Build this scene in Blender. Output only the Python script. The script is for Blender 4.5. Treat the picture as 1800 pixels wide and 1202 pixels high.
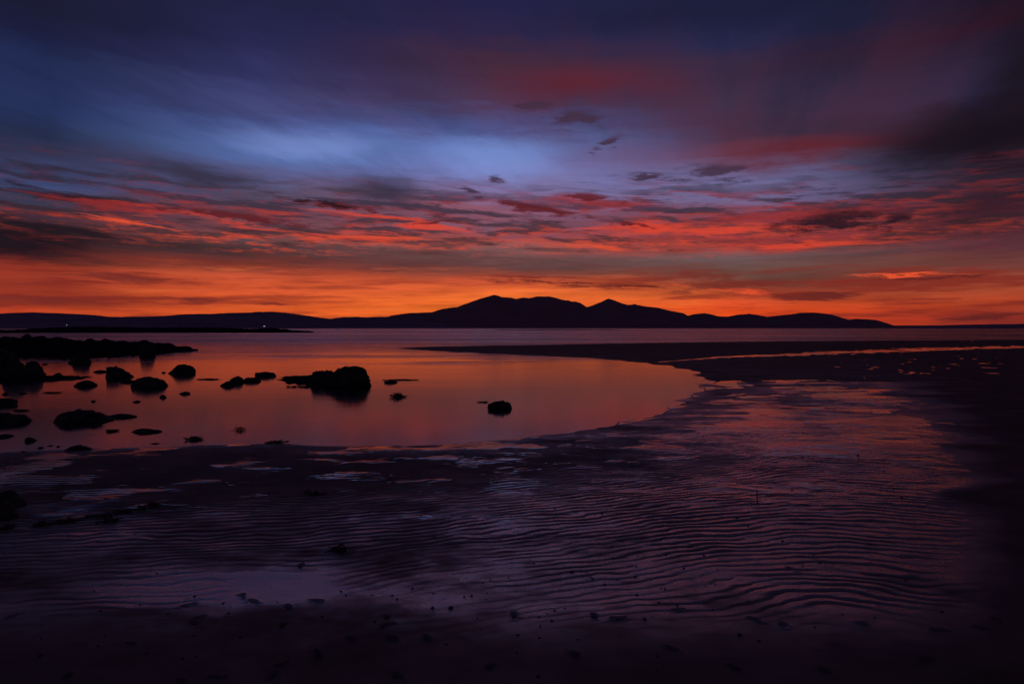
import bpy, bmesh, math, random
import numpy as np

for o in list(bpy.data.objects):
    bpy.data.objects.remove(o, do_unlink=True)
scene = bpy.context.scene
C = scene.collection

# ------------------------------------------------------------------ camera
F_PX, W_PX, H_PX, HORIZON = 1200.0, 1800.0, 1202.0, 577.0     # photograph's focal length and horizon row
CAM_Z = 1.6
PITCH = math.atan((H_PX / 2 - HORIZON) / F_PX)                # looking slightly down
cam = bpy.data.cameras.new('camera')
cam.sensor_width = 36.0
cam.lens = 36.0 * F_PX / W_PX
cam.clip_start = 0.05
cam.clip_end = 120000
cam_o = bpy.data.objects.new('camera', cam)
C.objects.link(cam_o)
cam_o.location = (0, 0, CAM_Z)
cam_o.rotation_euler = (math.pi / 2 - PITCH, 0, 0)
scene.camera = cam_o

# ------------------------------------------------------------------ exposure
scene.view_settings.view_transform = 'Standard'
scene.view_settings.look = 'None'
scene.view_settings.gamma = 1.0
scene.view_settings.exposure = 0.0
scene.view_settings.use_curve_mapping = False


def lin(c):
    return tuple(((v / 255) / 12.92 if v / 255 <= 0.04045 else ((v / 255 + 0.055) / 1.055) ** 2.4) for v in c)


def sky_dir(px, py):
    """azimuth and elevation, degrees, of a direction given by a row and column of the photograph"""
    x, y, z = (px - 900) / F_PX, 1.0, (H_PX / 2 - py) / F_PX
    c, s = math.cos(PITCH), math.sin(PITCH)
    y, z = y * c + z * s, z * c - y * s
    return math.degrees(math.atan2(x, y)), math.degrees(math.atan2(z, math.hypot(x, y)))


# ------------------------------------------------------------------ world: afterglow sky with cloud layers
world = bpy.data.worlds.new('World')
scene.world = world
world.use_nodes = True
T = world.node_tree
T.nodes.clear()


class X:
    """a float or vector socket with arithmetic"""
    def __init__(self, s): self.s = s
    def __add__(a, b): return mth('ADD', a, b)
    def __radd__(a, b): return mth('ADD', a, b)
    def __sub__(a, b): return mth('SUBTRACT', a, b)
    def __rsub__(a, b): return mth('SUBTRACT', b, a)
    def __mul__(a, b): return mth('MULTIPLY', a, b)
    def __rmul__(a, b): return mth('MULTIPLY', a, b)
    def __truediv__(a, b): return mth('DIVIDE', a, b)


def plug(sock, v):
    if isinstance(v, X): sock.id_data.links.new(v.s, sock)
    else: sock.default_value = v


TREE = [T]
def nd(t): return TREE[0].nodes.new(t)


def mth(op, *a):
    n = nd('ShaderNodeMath'); n.operation = op
    for i, v in enumerate(a): plug(n.inputs[i], v)
    return X(n.outputs[0])


def step(v, lo, hi, a=0.0, b=1.0, kind='SMOOTHSTEP'):
    n = nd('ShaderNodeMapRange'); n.interpolation_type = kind
    plug(n.inputs['Value'], v)
    n.inputs['From Min'].default_value = lo; n.inputs['From Max'].default_value = hi
    n.inputs['To Min'].default_value = a; n.inputs['To Max'].default_value = b
    return X(n.outputs[0])


def vec(x, y, z):
    n = nd('ShaderNodeCombineXYZ')
    for i, v in enumerate((x, y, z)): plug(n.inputs[i], v)
    return X(n.outputs[0])


def noise(v, scale=1.0, detail=6, rough=0.55, dist=0.0):
    n = nd('ShaderNodeTexNoise'); n.noise_dimensions = '3D'
    plug(n.inputs['Vector'], v)
    n.inputs['Scale'].default_value = scale; n.inputs['Detail'].default_value = detail
    n.inputs['Roughness'].default_value = rough; n.inputs['Distortion'].default_value = dist
    return X(n.outputs[0])


def mix(f, a, b, mode='MIX'):
    n = nd('ShaderNodeMix'); n.data_type = 'RGBA'; n.blend_type = mode; n.clamp_factor = True
    plug(n.inputs[0], f)
    for i, v in ((6, a), (7, b)):
        if isinstance(v, tuple): n.inputs[i].default_value = (*v, 1)
        else: plug(n.inputs[i], v)
    return X(n.outputs[2])


def ramp(v, stops, lo, hi):
    n = nd('ShaderNodeValToRGB'); n.color_ramp.interpolation = 'EASE'
    plug(n.inputs[0], step(v, lo, hi, kind='LINEAR'))
    e = n.color_ramp.elements
    while len(e) > 1: e.remove(e[-1])
    for i, (p, c) in enumerate(stops):
        t = (p - lo) / (hi - lo)
        k = e[0] if i == 0 else e.new(t)
        k.position = t; k.color = (*lin(c), 1)
    return X(n.outputs[0])


tc = nd('ShaderNodeTexCoord')
sp = nd('ShaderNodeSeparateXYZ'); T.links.new(tc.outputs['Generated'], sp.inputs[0])
dx, dy, dz = (X(sp.outputs[i]) for i in range(3))
AZ = mth('ARCTAN2', dx, dy) * 57.29578
EL = mth('ARCSINE', dz) * 57.29578
# the cloud sheet overhead, in streets running towards the north-west: x across, y along the streets
den = mth('MAXIMUM', dz, 0.0) + 0.055
sa = math.radians(16)
cx, cy = dx / den, dy / den
px_ = cx * math.cos(sa) - cy * math.sin(sa)
py_ = cx * math.sin(sa) + cy * math.cos(sa)
Pst = vec(px_ * 0.75, py_ * 0.42, 0.0)
# streaky noises on the sheet and finer ones along the horizon
n_mid = noise(Pst, 1.7, 7, 0.62)
n_soft = noise(vec(px_ * 0.5, py_ * 0.3, 4.0), 0.9, 2, 0.45, 0.0)
Vst = vec(AZ * 0.055, EL * 0.42 + AZ * 0.012, 7.0)
n_str = noise(Vst, 1.5, 7, 0.66)
n_str2 = noise(vec(AZ * 0.05, EL * 0.62 - AZ * 0.008, 2.0), 2.4, 7, 0.66, 0.0)
n_fine = noise(vec(AZ * 0.22, EL * 0.95, 11.0), 1.9, 7, 0.66)

# clear twilight sky: a Nishita sky with the sun gone under the horizon, tinted by the measured gradient
nis = nd('ShaderNodeTexSky'); nis.sky_type = 'NISHITA'; nis.sun_disc = False
nis.sun_elevation = math.radians(-2.5); nis.sun_rotation = math.radians(-8)
nis.dust_density = 2.0; nis.ozone_density = 3.0
COLUMNS = {
    60: [(0, 27, 26, 48), (60, 28, 30, 62), (120, 33, 44, 84), (180, 36, 48, 88), (240, 38, 46, 76), (280, 50, 52, 82), (310, 62, 72, 114), (340, 58, 56, 78), (370, 70, 40, 48),
         (400, 28, 22, 32), (430, 34, 18, 26), (445, 60, 26, 30), (465, 156, 55, 38), (490, 140, 50, 36), (510, 150, 52, 36), (530, 130, 46, 36), (545, 176, 60, 34), (560, 192, 64, 34)],
    450: [(0, 36, 36, 72), (60, 42, 42, 86), (120, 50, 52, 98), (180, 66, 70, 118), (220, 76, 92, 150), (260, 86, 108, 166), (300, 86, 90, 136), (330, 80, 70, 92), (360, 104, 60, 72),
          (390, 124, 68, 72), (410, 84, 62, 66), (430, 76, 48, 50), (450, 120, 52, 44), (470, 190, 78, 48), (500, 205, 82, 46), (530, 218, 88, 42), (560, 222, 90, 36)],
    900: [(0, 36, 34, 72), (60, 44, 38, 74), (120, 72, 44, 62), (180, 80, 54, 82), (220, 78, 84, 138), (260, 102, 128, 196), (300, 118, 130, 194), (330, 124, 110, 156), (360, 136, 82, 100),
          (390, 120, 84, 104), (410, 170, 76, 70), (430, 130, 84, 84), (450, 92, 62, 62), (470, 126, 64, 54), (485, 190, 78, 48), (500, 226, 100, 50), (520, 234, 108, 46), (560, 236, 108, 36)],
    1300: [(0, 30, 34, 66), (60, 38, 40, 76), (120, 58, 42, 66), (180, 62, 48, 72), (230, 70, 48, 70), (270, 100, 52, 68), (310, 108, 104, 148), (340, 114, 104, 146), (370, 122, 60, 72),
           (400, 150, 54, 54), (420, 176, 62, 52), (440, 104, 82, 84), (465, 100, 70, 62), (490, 98, 50, 43), (510, 150, 60, 42), (530, 212, 78, 40), (550, 226, 72, 28)],
    1740: [(0, 24, 20, 36), (50, 40, 19, 35), (100, 32, 28, 50), (150, 40, 38, 64), (190, 28, 22, 36), (240, 26, 17, 25), (290, 38, 22, 32), (330, 58, 31, 44), (380, 80, 38, 48), (420, 90, 48, 56),
           (450, 108, 58, 54), (480, 138, 68, 52), (500, 162, 70, 46), (530, 168, 62, 36), (560, 132, 42, 34)]}
lowf = step(EL, 0.3, 7.0, 0.35, 1.0)
ELw = EL + step(EL, 1.5, 5.0) * step(EL, 12.0, 8.0) * 0.55 + (n_str - 0.5) * lowf * 3.4 + (n_mid - 0.5) * step(EL, 8, 20, 0.0, 5.0)
AZw = AZ + (n_soft - 0.5) * 13.0
col = None
prev = None
for cpx in sorted(COLUMNS):
    stops = [(sky_dir(cpx, y)[1], (r, g, b)) for y, r, g, b in COLUMNS[cpx]][::-1]
    stops += [(42, (24, 25, 52)), (90, (15, 17, 36))]
    c = ramp(ELw, stops, -3, 90)
    a = sky_dir(cpx, 400)[0]
    col = c if col is None else mix(step(AZw, prev, a, kind='LINEAR'), col, c)
    prev = a
behind = step(mth('ABSOLUTE', AZ), 50, 150, 0.0, 0.75)
col = mix(behind, col, mix(step(EL, 0, 30), lin((70, 54, 76)), lin((32, 33, 62))))
# a trace of the Nishita sky, its sun under the horizon
nmix = nd('ShaderNodeMix'); nmix.data_type = 'RGBA'; nmix.blend_type = 'ADD'; nmix.inputs[0].default_value = 0.012
nmix.clamp_factor = True
T.links.new(col.s, nmix.inputs[6]); T.links.new(nis.outputs[0], nmix.inputs[7])
col = X(nmix.outputs[2])
# thin streaks everywhere: ice cloud lit and unlit
tone = step(n_str2 * step(EL, 15, 8) + ((n_mid - 0.5) * 0.6 + 0.5) * step(EL, 8, 15), 0.25, 0.75, 0.72, 1.28, 'LINEAR')
col = mix(1.0, col, vec(tone, tone, tone), 'MULTIPLY')
# veils high up, drawn out along the cloud streets so that they fan from the horizon
n_fan = noise(vec(px_ * 1.5, py_ * 0.26, 51.0), 1.5, 7, 0.62)
veil = step(n_fan, 0.42, 0.66) * step(EL, 11.5, 17.0) * step(mth('ABSOLUTE', AZ - 10.0), 34, 12, 0.12, 1.0)
col = mix(veil * 0.42, col, mix(step(EL, 15, 27), lin((84, 42, 60)), lin((40, 25, 46))))
dim = step(n_fan, 0.56, 0.36) * step(EL, 9.0, 15.0)
col = mix(dim * 0.26, col, lin((26, 25, 44)))
# the belt of broken cloud between the orange and the blue: each cloud dark above and lit red from below
belt = step(EL + (n_mid - 0.5) * 3.0, 5.6, 7.4) * step(EL + (n_mid - 0.5) * 5.0, 13.2, 9.6) * step(mth('ABSOLUTE', AZ), 85, 42)
def belt_density(up):
    return noise(vec(AZ * 0.15 + (n_str - 0.5) * 0.6, (EL + up) * 1.25 + AZ * 0.05, 21.0), 1.35, 7, 0.62)
d0, d1 = belt_density(0.0), belt_density(0.32)
lit = step((d1 - d0) + (d0 - 0.5) * 0.25, -0.05, 0.13)
red = mix(step(EL, 6.3, 10.5), lin((222, 76, 48)), lin((132, 48, 58)))
shade = mix(step(EL, 6.3, 10.5), lin((84, 50, 52)), lin((60, 50, 68)))
out_f = step(mth('ABSOLUTE', AZ + 2.0), 20, 38, 0, 0.6)
red = mix(out_f, red, lin((92, 30, 34)))
shade = mix(out_f, shade, lin((28, 20, 28)))
col = mix(step(d0, 0.44, 0.56) * belt * 0.9, col, mix(lit, shade, red))
wisp = noise(vec(AZ * 0.30 + (n_str - 0.5) * 0.8, EL * 2.1 + AZ * 0.09, 61.0), 1.5, 6, 0.62)
belt2 = step(EL + (n_mid - 0.5) * 4.0, 5.4, 6.8) * step(EL + (n_mid - 0.5) * 5.0, 12.0, 8.6)
col = mix(step(wisp, 0.55, 0.68) * belt2 * 0.7, col, mix(step(EL, 6.3, 10.5), lin((66, 38, 42)), lin((54, 44, 60))))
col = mix(step(wisp, 0.45, 0.34) * belt2 * 0.55, col, red)

# long bars of dull cloud and bright gaps inside the orange
n_bar = noise(vec(AZ * 0.085, EL * 1.15 - AZ * 0.01, 41.0), 1.5, 6, 0.6)
lowb = step(EL, 6.0, 3.6) * step(mth('ABSOLUTE', AZ), 90, 45)
col = mix(step(n_bar, 0.54, 0.38) * lowb * step(mth('ABSOLUTE', AZ + 5.0), 4, 24, 0.38, 0.85), col, lin((128, 42, 34)))
col = mix(step(n_bar, 0.58, 0.72) * lowb * step(mth('ABSOLUTE', AZ + 6.0), 30, 14) * 0.5, col, lin((240, 118, 56)))

Vw = None
def warped(ka, ke, na, ne):
    return vec(AZ + (na - 0.5) * ka, EL + (ne - 0.5) * ke, 0.0)
V_soft = warped(9, 5.0, n_soft, n_mid)
V_str = warped(7, 2.6, n_mid, n_str)
V_fin = warped(4.0, 1.6, n_mid, n_fine)
KIND = {'soft': (V_soft, n_mid, 0.9, 0.0, 0.95), 'str': (V_str, n_str2, 2.6, 0.05, 0.85), 'fin': (V_fin, n_fine, 2.8, 0.10, 0.80)}


def blob(px, py, w, h, tilt=0.0, kind='soft'):
    """a cloud bank round a sky direction: half width and half height in pixels of the photograph, tilt in degrees"""
    V, n, k, lo, hi = KIND[kind]
    a, e = sky_dir(px, py)
    a1, _ = sky_dir(px + w, py); a0, _ = sky_dir(px - w, py)
    _, e1 = sky_dir(px, py - h); _, e0 = sky_dir(px, py + h)
    m = nd('ShaderNodeMapping'); m.vector_type = 'TEXTURE'
    plug(m.inputs[0], V)
    m.inputs['Location'].default_value = (a, e, 0)
    m.inputs['Rotation'].default_value = (0, 0, math.radians(tilt))
    m.inputs['Scale'].default_value = ((a1 - a0) / 2, (e1 - e0) / 2, 1)
    l = nd('ShaderNodeVectorMath'); l.operation = 'LENGTH'
    T.links.new(m.outputs[0], l.inputs[0])
    v = (n - 0.5) * k + (1.0 - X(l.outputs['Value']))
    return step(v, lo, hi)


def cloud(c, op, *spec, kind='soft'):
    """paint over the sky one colour of cloud gathered in several banks"""
    global col
    f = None
    for s in spec:
        b = blob(*s, kind=kind)
        f = b if f is None else mth('MAXIMUM', f, b)
    col = mix(f * op, col, lin(c))


cloud((126, 148, 212), 0.55, (890, 272, 190, 46, 0), (540, 250, 210, 40, -3))

cloud((100, 32, 40), 0.6, (1420, 268, 190, 34, 1), (1040, 150, 230, 50, 0))
cloud((25, 18, 28), 0.9, (1720, 235, 380, 75, 8), (1830, 120, 160, 170, 0))
cloud((27, 28, 54), 0.6, (1250, 20, 400, 60, 0), (150, 10, 400, 70, 0))
cloud((50, 24, 34), 0.6, (1760, 370, 170, 60, 0))
cloud((52, 46, 64), 0.85, (690, 340, 140, 40, -6), (330, 305, 190, 26, -4))
cloud((30, 22, 30), 0.85, (130, 352, 180, 14, -3), (60, 395, 260, 20, -4), (20, 318, 80, 10, -3), kind='str')
# streaks of red light under the clouds
cloud((150, 46, 46), 0.7, (1420, 378, 230, 22, -1), (200, 365, 200, 9, -4), (1040, 350, 130, 18, -6), kind='str')
cloud((214, 68, 48), 0.85, (720, 392, 220, 9, -8), (520, 404, 260, 6, -5), (1180, 402, 260, 12, -1), (1440, 428, 240, 8, -2), kind='str')
cloud((214, 78, 52), 0.95, (1060, 435, 120, 5, -4), (230, 388, 120, 3.5, -5), (330, 414, 110, 3, -3), (660, 416, 200, 5, -3), kind='str')
# small dark clouds
cloud((92, 30, 36), 0.9, (950, 366, 150, 9, -10), (1045, 346, 80, 10, -8), (420, 380, 180, 9, -5), (590, 361, 130, 6, -4), (770, 390, 60, 5, 3), (1120, 395, 60, 4, -12), kind='fin')
cloud((66, 46, 66), 0.9, (1262, 302, 85, 24, -8), (1060, 252, 40, 11, 22), (1010, 208, 70, 24, -3), (945, 185, 50, 14, -3), (880, 314, 26, 5, -10), (1140, 308, 60, 9, -4), (835, 335, 30, 6, -18), kind='fin')
cloud((38, 22, 32), 0.9, (1470, 386, 150, 27, 3), (1580, 386, 40, 16, 20), (560, 355, 90, 4, -3), kind='fin')
# bars in the orange
cloud((112, 42, 38), 0.85, (110, 526, 160, 9, 0), (330, 524, 110, 5, -1), (210, 490, 190, 9, -2), (960, 490, 160, 3.5, -2), (505, 534, 50, 3, -2), kind='str')
cloud((232, 84, 48), 0.95, (1570, 486, 140, 3.5, -1), (1330, 513, 100, 4, 0), (1190, 501, 40, 2, 0), kind='str')
cloud((96, 34, 32), 0.9, (1440, 516, 170, 9, -3), (1730, 562, 110, 8, 3), (1640, 492, 150, 3, -2), (1100, 508, 160, 4, -3), (1000, 499, 200, 3, -3), kind='str')

cloud((30, 20, 28), 0.85, (30, 415, 330, 20, -2))
cloud((110, 46, 38), 0.75, (1250, 496, 260, 14, -2))


# faint streets of cloud over the rest of the sky
out = nd('ShaderNodeOutputWorld'); bg = nd('ShaderNodeBackground')
plug(bg.inputs['Color'], col)
bg.inputs['Strength'].default_value = 1.0
T.links.new(bg.outputs[0], out.inputs['Surface'])
world.cycles.sampling_method = 'MANUAL'
world.cycles.sample_map_resolution = 512

scene.cycles.use_adaptive_sampling = True
scene.cycles.adaptive_threshold = 0.02
scene.cycles.adaptive_min_samples = 6
scene.cycles.max_bounces = 4
scene.cycles.diffuse_bounces = 2
scene.cycles.glossy_bounces = 3
scene.cycles.use_denoising = True

# ------------------------------------------------------------------ measuring helpers
CP, SP = math.cos(PITCH), math.sin(PITCH)
def project(x, y, z):
    d = y * CP - (z - CAM_Z) * SP
    v = y * SP + (z - CAM_Z) * CP
    d = np.maximum(d, 1e-3)
    return 900 + F_PX * x / d, H_PX / 2 - F_PX * v / d
def ground(px, py, z=0.0):
    """the point at height z seen at a column and row of the photograph"""
    a, b = (px - 900) / F_PX, (H_PX / 2 - py) / F_PX
    dy, dz = CP + b * SP, b * CP - SP
    t = (z - CAM_Z) / dz
    return a * t, dy * t
def row_dist(py): return ground(900, py)[1]


def hash2(ix, iy, seed):
    h = (ix.astype(np.int64) * 374761393 + iy.astype(np.int64) * 668265263 + seed * 982451653) & 0xffffffff
    h = ((h ^ (h >> 13)) * 1274126177) & 0xffffffff
    h = h ^ (h >> 16)
    return (h & 0xffff) / 65535.0
def vnoise(x, y, seed=0):
    ix, iy = np.floor(x), np.floor(y)
    fx, fy = x - ix, y - iy
    fx = fx * fx * fx * (fx * (fx * 6 - 15) + 10); fy = fy * fy * fy * (fy * (fy * 6 - 15) + 10)
    a, b = hash2(ix, iy, seed), hash2(ix + 1, iy, seed)
    c, d = hash2(ix, iy + 1, seed), hash2(ix + 1, iy + 1, seed)
    return (a + (b - a) * fx) * (1 - fy) + (c + (d - c) * fx) * fy - 0.5
def fbm(x, y, seed=0, oct=4, gain=0.5):
    s, a = 0, 1.0
    for i in range(oct):
        s = s + a * vnoise(x * 2 ** i + 17.3 * i, y * 2 ** i - 9.1 * i, seed + i); a *= gain
    return s
def sstep(v, lo, hi):
    t = np.clip((v - lo) / (hi - lo), 0, 1); return t * t * (3 - 2 * t)


def mesh_obj(name, verts, faces, mat, parent=None, smooth=True, attrs=None):
    """verts (n,3) array, faces (m,3|4) array or list of lists"""
    me = bpy.data.meshes.new(name)
    if isinstance(faces, np.ndarray):
        k = faces.shape[1]
        me.vertices.add(len(verts)); me.vertices.foreach_set('co', np.asarray(verts, np.float32).ravel())
        me.loops.add(faces.size); me.loops.foreach_set('vertex_index', faces.astype(np.int32).ravel())
        me.polygons.add(len(faces)); me.polygons.foreach_set('loop_start', np.arange(0, faces.size, k, dtype=np.int32))
        me.update(calc_edges=True)
    else:
        me.from_pydata([tuple(v) for v in verts], [], faces)
    me.polygons.foreach_set('use_smooth', [smooth] * len(me.polygons))
    for k, a in (attrs or {}).items():
        at = me.attributes.new(k, 'FLOAT', 'POINT'); at.data.foreach_set('value', np.asarray(a, np.float32))
    me.materials.append(mat); me.update()
    o = bpy.data.objects.new(name, me); C.objects.link(o)
    if parent: o.parent = parent
    return o
def tag(o, label=None, cat=None, group=None, kind=None):
    for k, v in (('label', label), ('category', cat), ('group', group), ('kind', kind)):
        if v: o[k] = v
    return o
def grid_faces(nr, nc, wrap=False):
    i = np.arange(nr - 1)[:, None]; j = np.arange(nc if wrap else nc - 1)[None, :]
    j2 = (j + 1) % nc
    return np.stack([i * nc + j, i * nc + j2, (i + 1) * nc + j2, (i + 1) * nc + j], -1).reshape(-1, 4)


# ------------------------------------------------------------------ materials
def material(name):
    m = bpy.data.materials.new(name); m.use_nodes = True
    TREE[0] = m.node_tree
    return m, m.node_tree.nodes['Principled BSDF']
def attr(name):
    n = nd('ShaderNodeAttribute'); n.attribute_name = name; return X(n.outputs['Fac'])
def obj_xyz():
    t = nd('ShaderNodeNewGeometry'); s = nd('ShaderNodeSeparateXYZ')
    TREE[0].links.new(t.outputs['Position'], s.inputs[0])
    return [X(s.outputs[i]) for i in range(3)]
def bump(bs, h, strength, dist):
    b = nd('ShaderNodeBump'); b.inputs['Strength'].default_value = strength; b.inputs['Distance'].default_value = dist
    plug(b.inputs['Height'], h); TREE[0].links.new(b.outputs[0], bs.inputs['Normal'])

def water_material(name, still):
    m, b = material(name)
    gx, gy, gz = obj_xyz()
    b.inputs['Base Color'].default_value = (0.010, 0.011, 0.018, 1)
    b.inputs['IOR'].default_value = 1.45 if not still else 1.75
    if still:
        b.inputs['Roughness'].default_value = 0.10
        bump(b, noise(vec(gx, gy, 0.0), 5.0, 2, 0.5), 0.10, 0.01)
        return m
    # calm in the sheltered pool, breeze-roughened beyond it
    wander = noise(vec(gx * 0.03, gy * 0.035, 0.0), 1.0, 3, 0.6)
    streak = noise(vec(gx * 0.06, gy * 0.45, 3.0), 1.0, 4, 0.6)
    lee = step(gy + gx * 0.10 + (wander - 0.5) * 30.0 + (streak - 0.5) * 75.0, 34, 84)
    slick = noise(vec(gx * 0.010, gy * 0.045, 5.0), 1.0, 6, 0.65)
    plug(b.inputs['Roughness'], lee * 0.17 + 0.115 + (slick - 0.5) * lee * 0.5 + (wander - 0.5) * 0.12)
    far = step(gy, 20, 70)
    h = noise(vec(gx * 0.5, gy * 1.6, 0.0), 1.0, 3, 0.6) * 0.5 * far + noise(vec(gx * 0.10, gy * 0.5, 9.0), 1.0, 3, 0.55) * (0.04 + 0.9 * lee) + slick * lee * 22.0 + noise(vec(gx * 0.25, gy * 0.5, 13.0), 1.0, 3, 0.5) * 0.10
    bump(b, h, 0.5, 0.12)
    return m
M_sea = water_material('sea_water', False)
M_film = water_material('shallow_water', True)

M_sand, b = material('wet_rippled_sand')
gx, gy, gz = obj_xyz()
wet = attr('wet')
grain = noise(vec(gx, gy, gz), 260.0, 2, 0.6)
blot = noise(vec(gx * 1.3, gy * 1.3, 0.0), 1.0, 5, 0.6)
plug(b.inputs['Base Color'], mix(step(blot * 0.7 + grain * 0.3, 0.3, 0.7), lin((94, 72, 66)), lin((134, 104, 94))))
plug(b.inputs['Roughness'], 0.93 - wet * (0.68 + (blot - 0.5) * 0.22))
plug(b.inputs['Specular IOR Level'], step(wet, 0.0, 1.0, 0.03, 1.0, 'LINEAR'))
b.inputs['IOR'].default_value = 2.3
bump(b, grain + blot * 0.6, 0.25, 0.004)

M_rock, b = material('dark_shore_rock')
gx, gy, gz = obj_xyz()
n1 = noise(vec(gx, gy, gz), 4.0, 6, 0.65); n2 = noise(vec(gx, gy, gz * 2.5), 22.0, 4, 0.65)
plug(b.inputs['Base Color'], mix(step(n1, 0.35, 0.65), lin((28, 31, 33)), lin((58, 60, 60))))
plug(b.inputs['Roughness'], step(n2, 0.3, 0.7, 0.55, 0.9))
b.inputs['Specular IOR Level'].default_value = 0.14
bump(b, n1 + n2 * 0.4, 0.7, 0.03)

M_shelf, b = material('weedy_ledge_rock')
gx, gy, gz = obj_xyz()
n1 = noise(vec(gx, gy, gz * 3.0), 3.0, 6, 0.65)
plug(b.inputs['Base Color'], mix(step(n1, 0.35, 0.65), lin((20, 24, 24)), lin((56, 58, 58))))
b.inputs['Roughness'].default_value = 0.95
b.inputs['Specular IOR Level'].default_value = 0.0
bump(b, n1, 0.8, 0.06)

M_weed, b = material('dark_seaweed')
gx, gy, gz = obj_xyz()
plug(b.inputs['Base Color'], mix(noise(vec(gx, gy, gz), 30.0, 2, 0.5), lin((22, 22, 16)), lin((44, 38, 22))))
b.inputs['Roughness'].default_value = 0.55
b.inputs['Specular IOR Level'].default_value = 0.3

def hill_material(name, c0, c1):  # moor tones lightened in the base colour, in place of distance haze
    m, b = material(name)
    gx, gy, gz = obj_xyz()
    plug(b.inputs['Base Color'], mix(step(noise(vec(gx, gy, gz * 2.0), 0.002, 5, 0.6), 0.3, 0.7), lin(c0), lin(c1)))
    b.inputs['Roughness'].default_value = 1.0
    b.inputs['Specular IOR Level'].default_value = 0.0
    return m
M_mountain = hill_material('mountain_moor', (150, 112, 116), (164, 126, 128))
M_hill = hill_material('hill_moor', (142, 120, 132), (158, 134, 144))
M_stick, b = material('dead_twig'); b.inputs['Base Color'].default_value = (0.02, 0.016, 0.013, 1); b.inputs['Roughness'].default_value = 0.8
M_pebble, b = material('dark_pebble'); b.inputs['Base Color'].default_value = (0.03, 0.027, 0.03, 1); b.inputs['Roughness'].default_value = 0.7; b.inputs['Specular IOR Level'].default_value = 0.15
M_house, b = material('pale_render'); b.inputs['Base Color'].default_value = (0.5, 0.5, 0.48, 1)
M_slate, b = material('slate_roof'); b.inputs['Base Color'].default_value = (0.05, 0.05, 0.055, 1)
M_lamp, b = material('lit_window'); b.inputs['Emission Color'].default_value = (1, 0.93, 0.85, 1); b.inputs['Emission Strength'].default_value = 1.3

# ------------------------------------------------------------------ sea
def plane(name, x0, x1, y0, y1, z, mat):
    return mesh_obj(name, np.array([(x0, y0, z), (x1, y0, z), (x1, y1, z), (x0, y1, z)]), np.array([[0, 1, 2, 3]]), mat, smooth=False)
tag(plane('sea', -60000, 60000, -60000, 60000, 0.0, M_sea), kind='structure')

# ------------------------------------------------------------------ beach: one height field of rippled sand
SHORE = [(-1600, 872), (-800, 842), (-350, 815), (-100, 803), (0, 798), (60, 795), (110, 793), (200, 789), (300, 785), (400, 780), (480, 779), (560, 782), (640, 783), (720, 781), (800, 778),
         (860, 775), (920, 769), (980, 761), (1040, 752), (1090, 745), (1130, 736), (1165, 726), (1195, 713), (1217, 700), (1233, 687), (1243, 674), (1240, 664), (1225, 656), (1195, 648),
         (1160, 641), (1120, 636), (1060, 631), (980, 627), (900, 623), (820, 619.5), (770, 617), (730, 614.5), (700, 612.6), (720, 610.8), (780, 609), (860, 607.5), (960, 606), (1060, 604),
         (1160, 602.5), (1260, 601), (1400, 599.5), (1600, 598), (1800, 597), (2600, 594), (4000, 591)]
shore = np.array([ground(*p) for p in SHORE])
land = np.vstack([shore, [(900, 30), (900, -400), (-60, -400), (-60, -3)]])


def shore_distance(x, y):
    """metres inland, negative over water"""
    d2 = np.full(x.shape, 1e12); inside = np.zeros(x.shape, bool)
    for i in range(len(land)):
        ax, ay = land[i]; bx, by = land[(i + 1) % len(land)]
        ex, ey = bx - ax, by - ay
        if i < len(shore) - 1:
            t = np.clip(((x - ax) * ex + (y - ay) * ey) / (ex * ex + ey * ey), 0, 1)
            d2 = np.minimum(d2, (x - ax - t * ex) ** 2 + (y - ay - t * ey) ** 2)
        if ay != by:
            inside ^= ((ay > y) != (by > y)) & (x < ex * (y - ay) / ey + ax)
    return np.where(inside, 1, -1) * np.sqrt(d2)


def pbump(px, py, cx, cy, w, h, tilt=0.0):
    c, s = math.cos(math.radians(tilt)), math.sin(math.radians(tilt))
    ux, uy = (px - cx), (cy - py)
    a, b_ = (ux * c + uy * s) / w, (-ux * s + uy * c) / h
    return np.exp(-(a * a + b_ * b_))


FOOT = [(329, 1059), (342, 1093), (351, 1082), (427, 1041), (445, 1052), (498, 1095), (507, 1062), (558, 1050), (680, 1082), (680, 1094), (689, 1117), (493, 1166), (480, 1186), (382, 1190),
        (120, 1188), (529, 988), (618, 1119), (751, 1118), (20, 1083), (320, 1198), (1193, 1068), (1044, 1079), (1089, 1084), (1329, 1087), (1378, 1097), (1391, 996), (1515, 1095),
        (1755, 1089), (1727, 1103), (1653, 1107), (905, 1078), (1632, 1158), (700, 1190), (860, 1175), (1010, 1150), (1180, 1140), (1290, 1175), (560, 1150), (230, 1130), (1450, 1180)]
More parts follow.
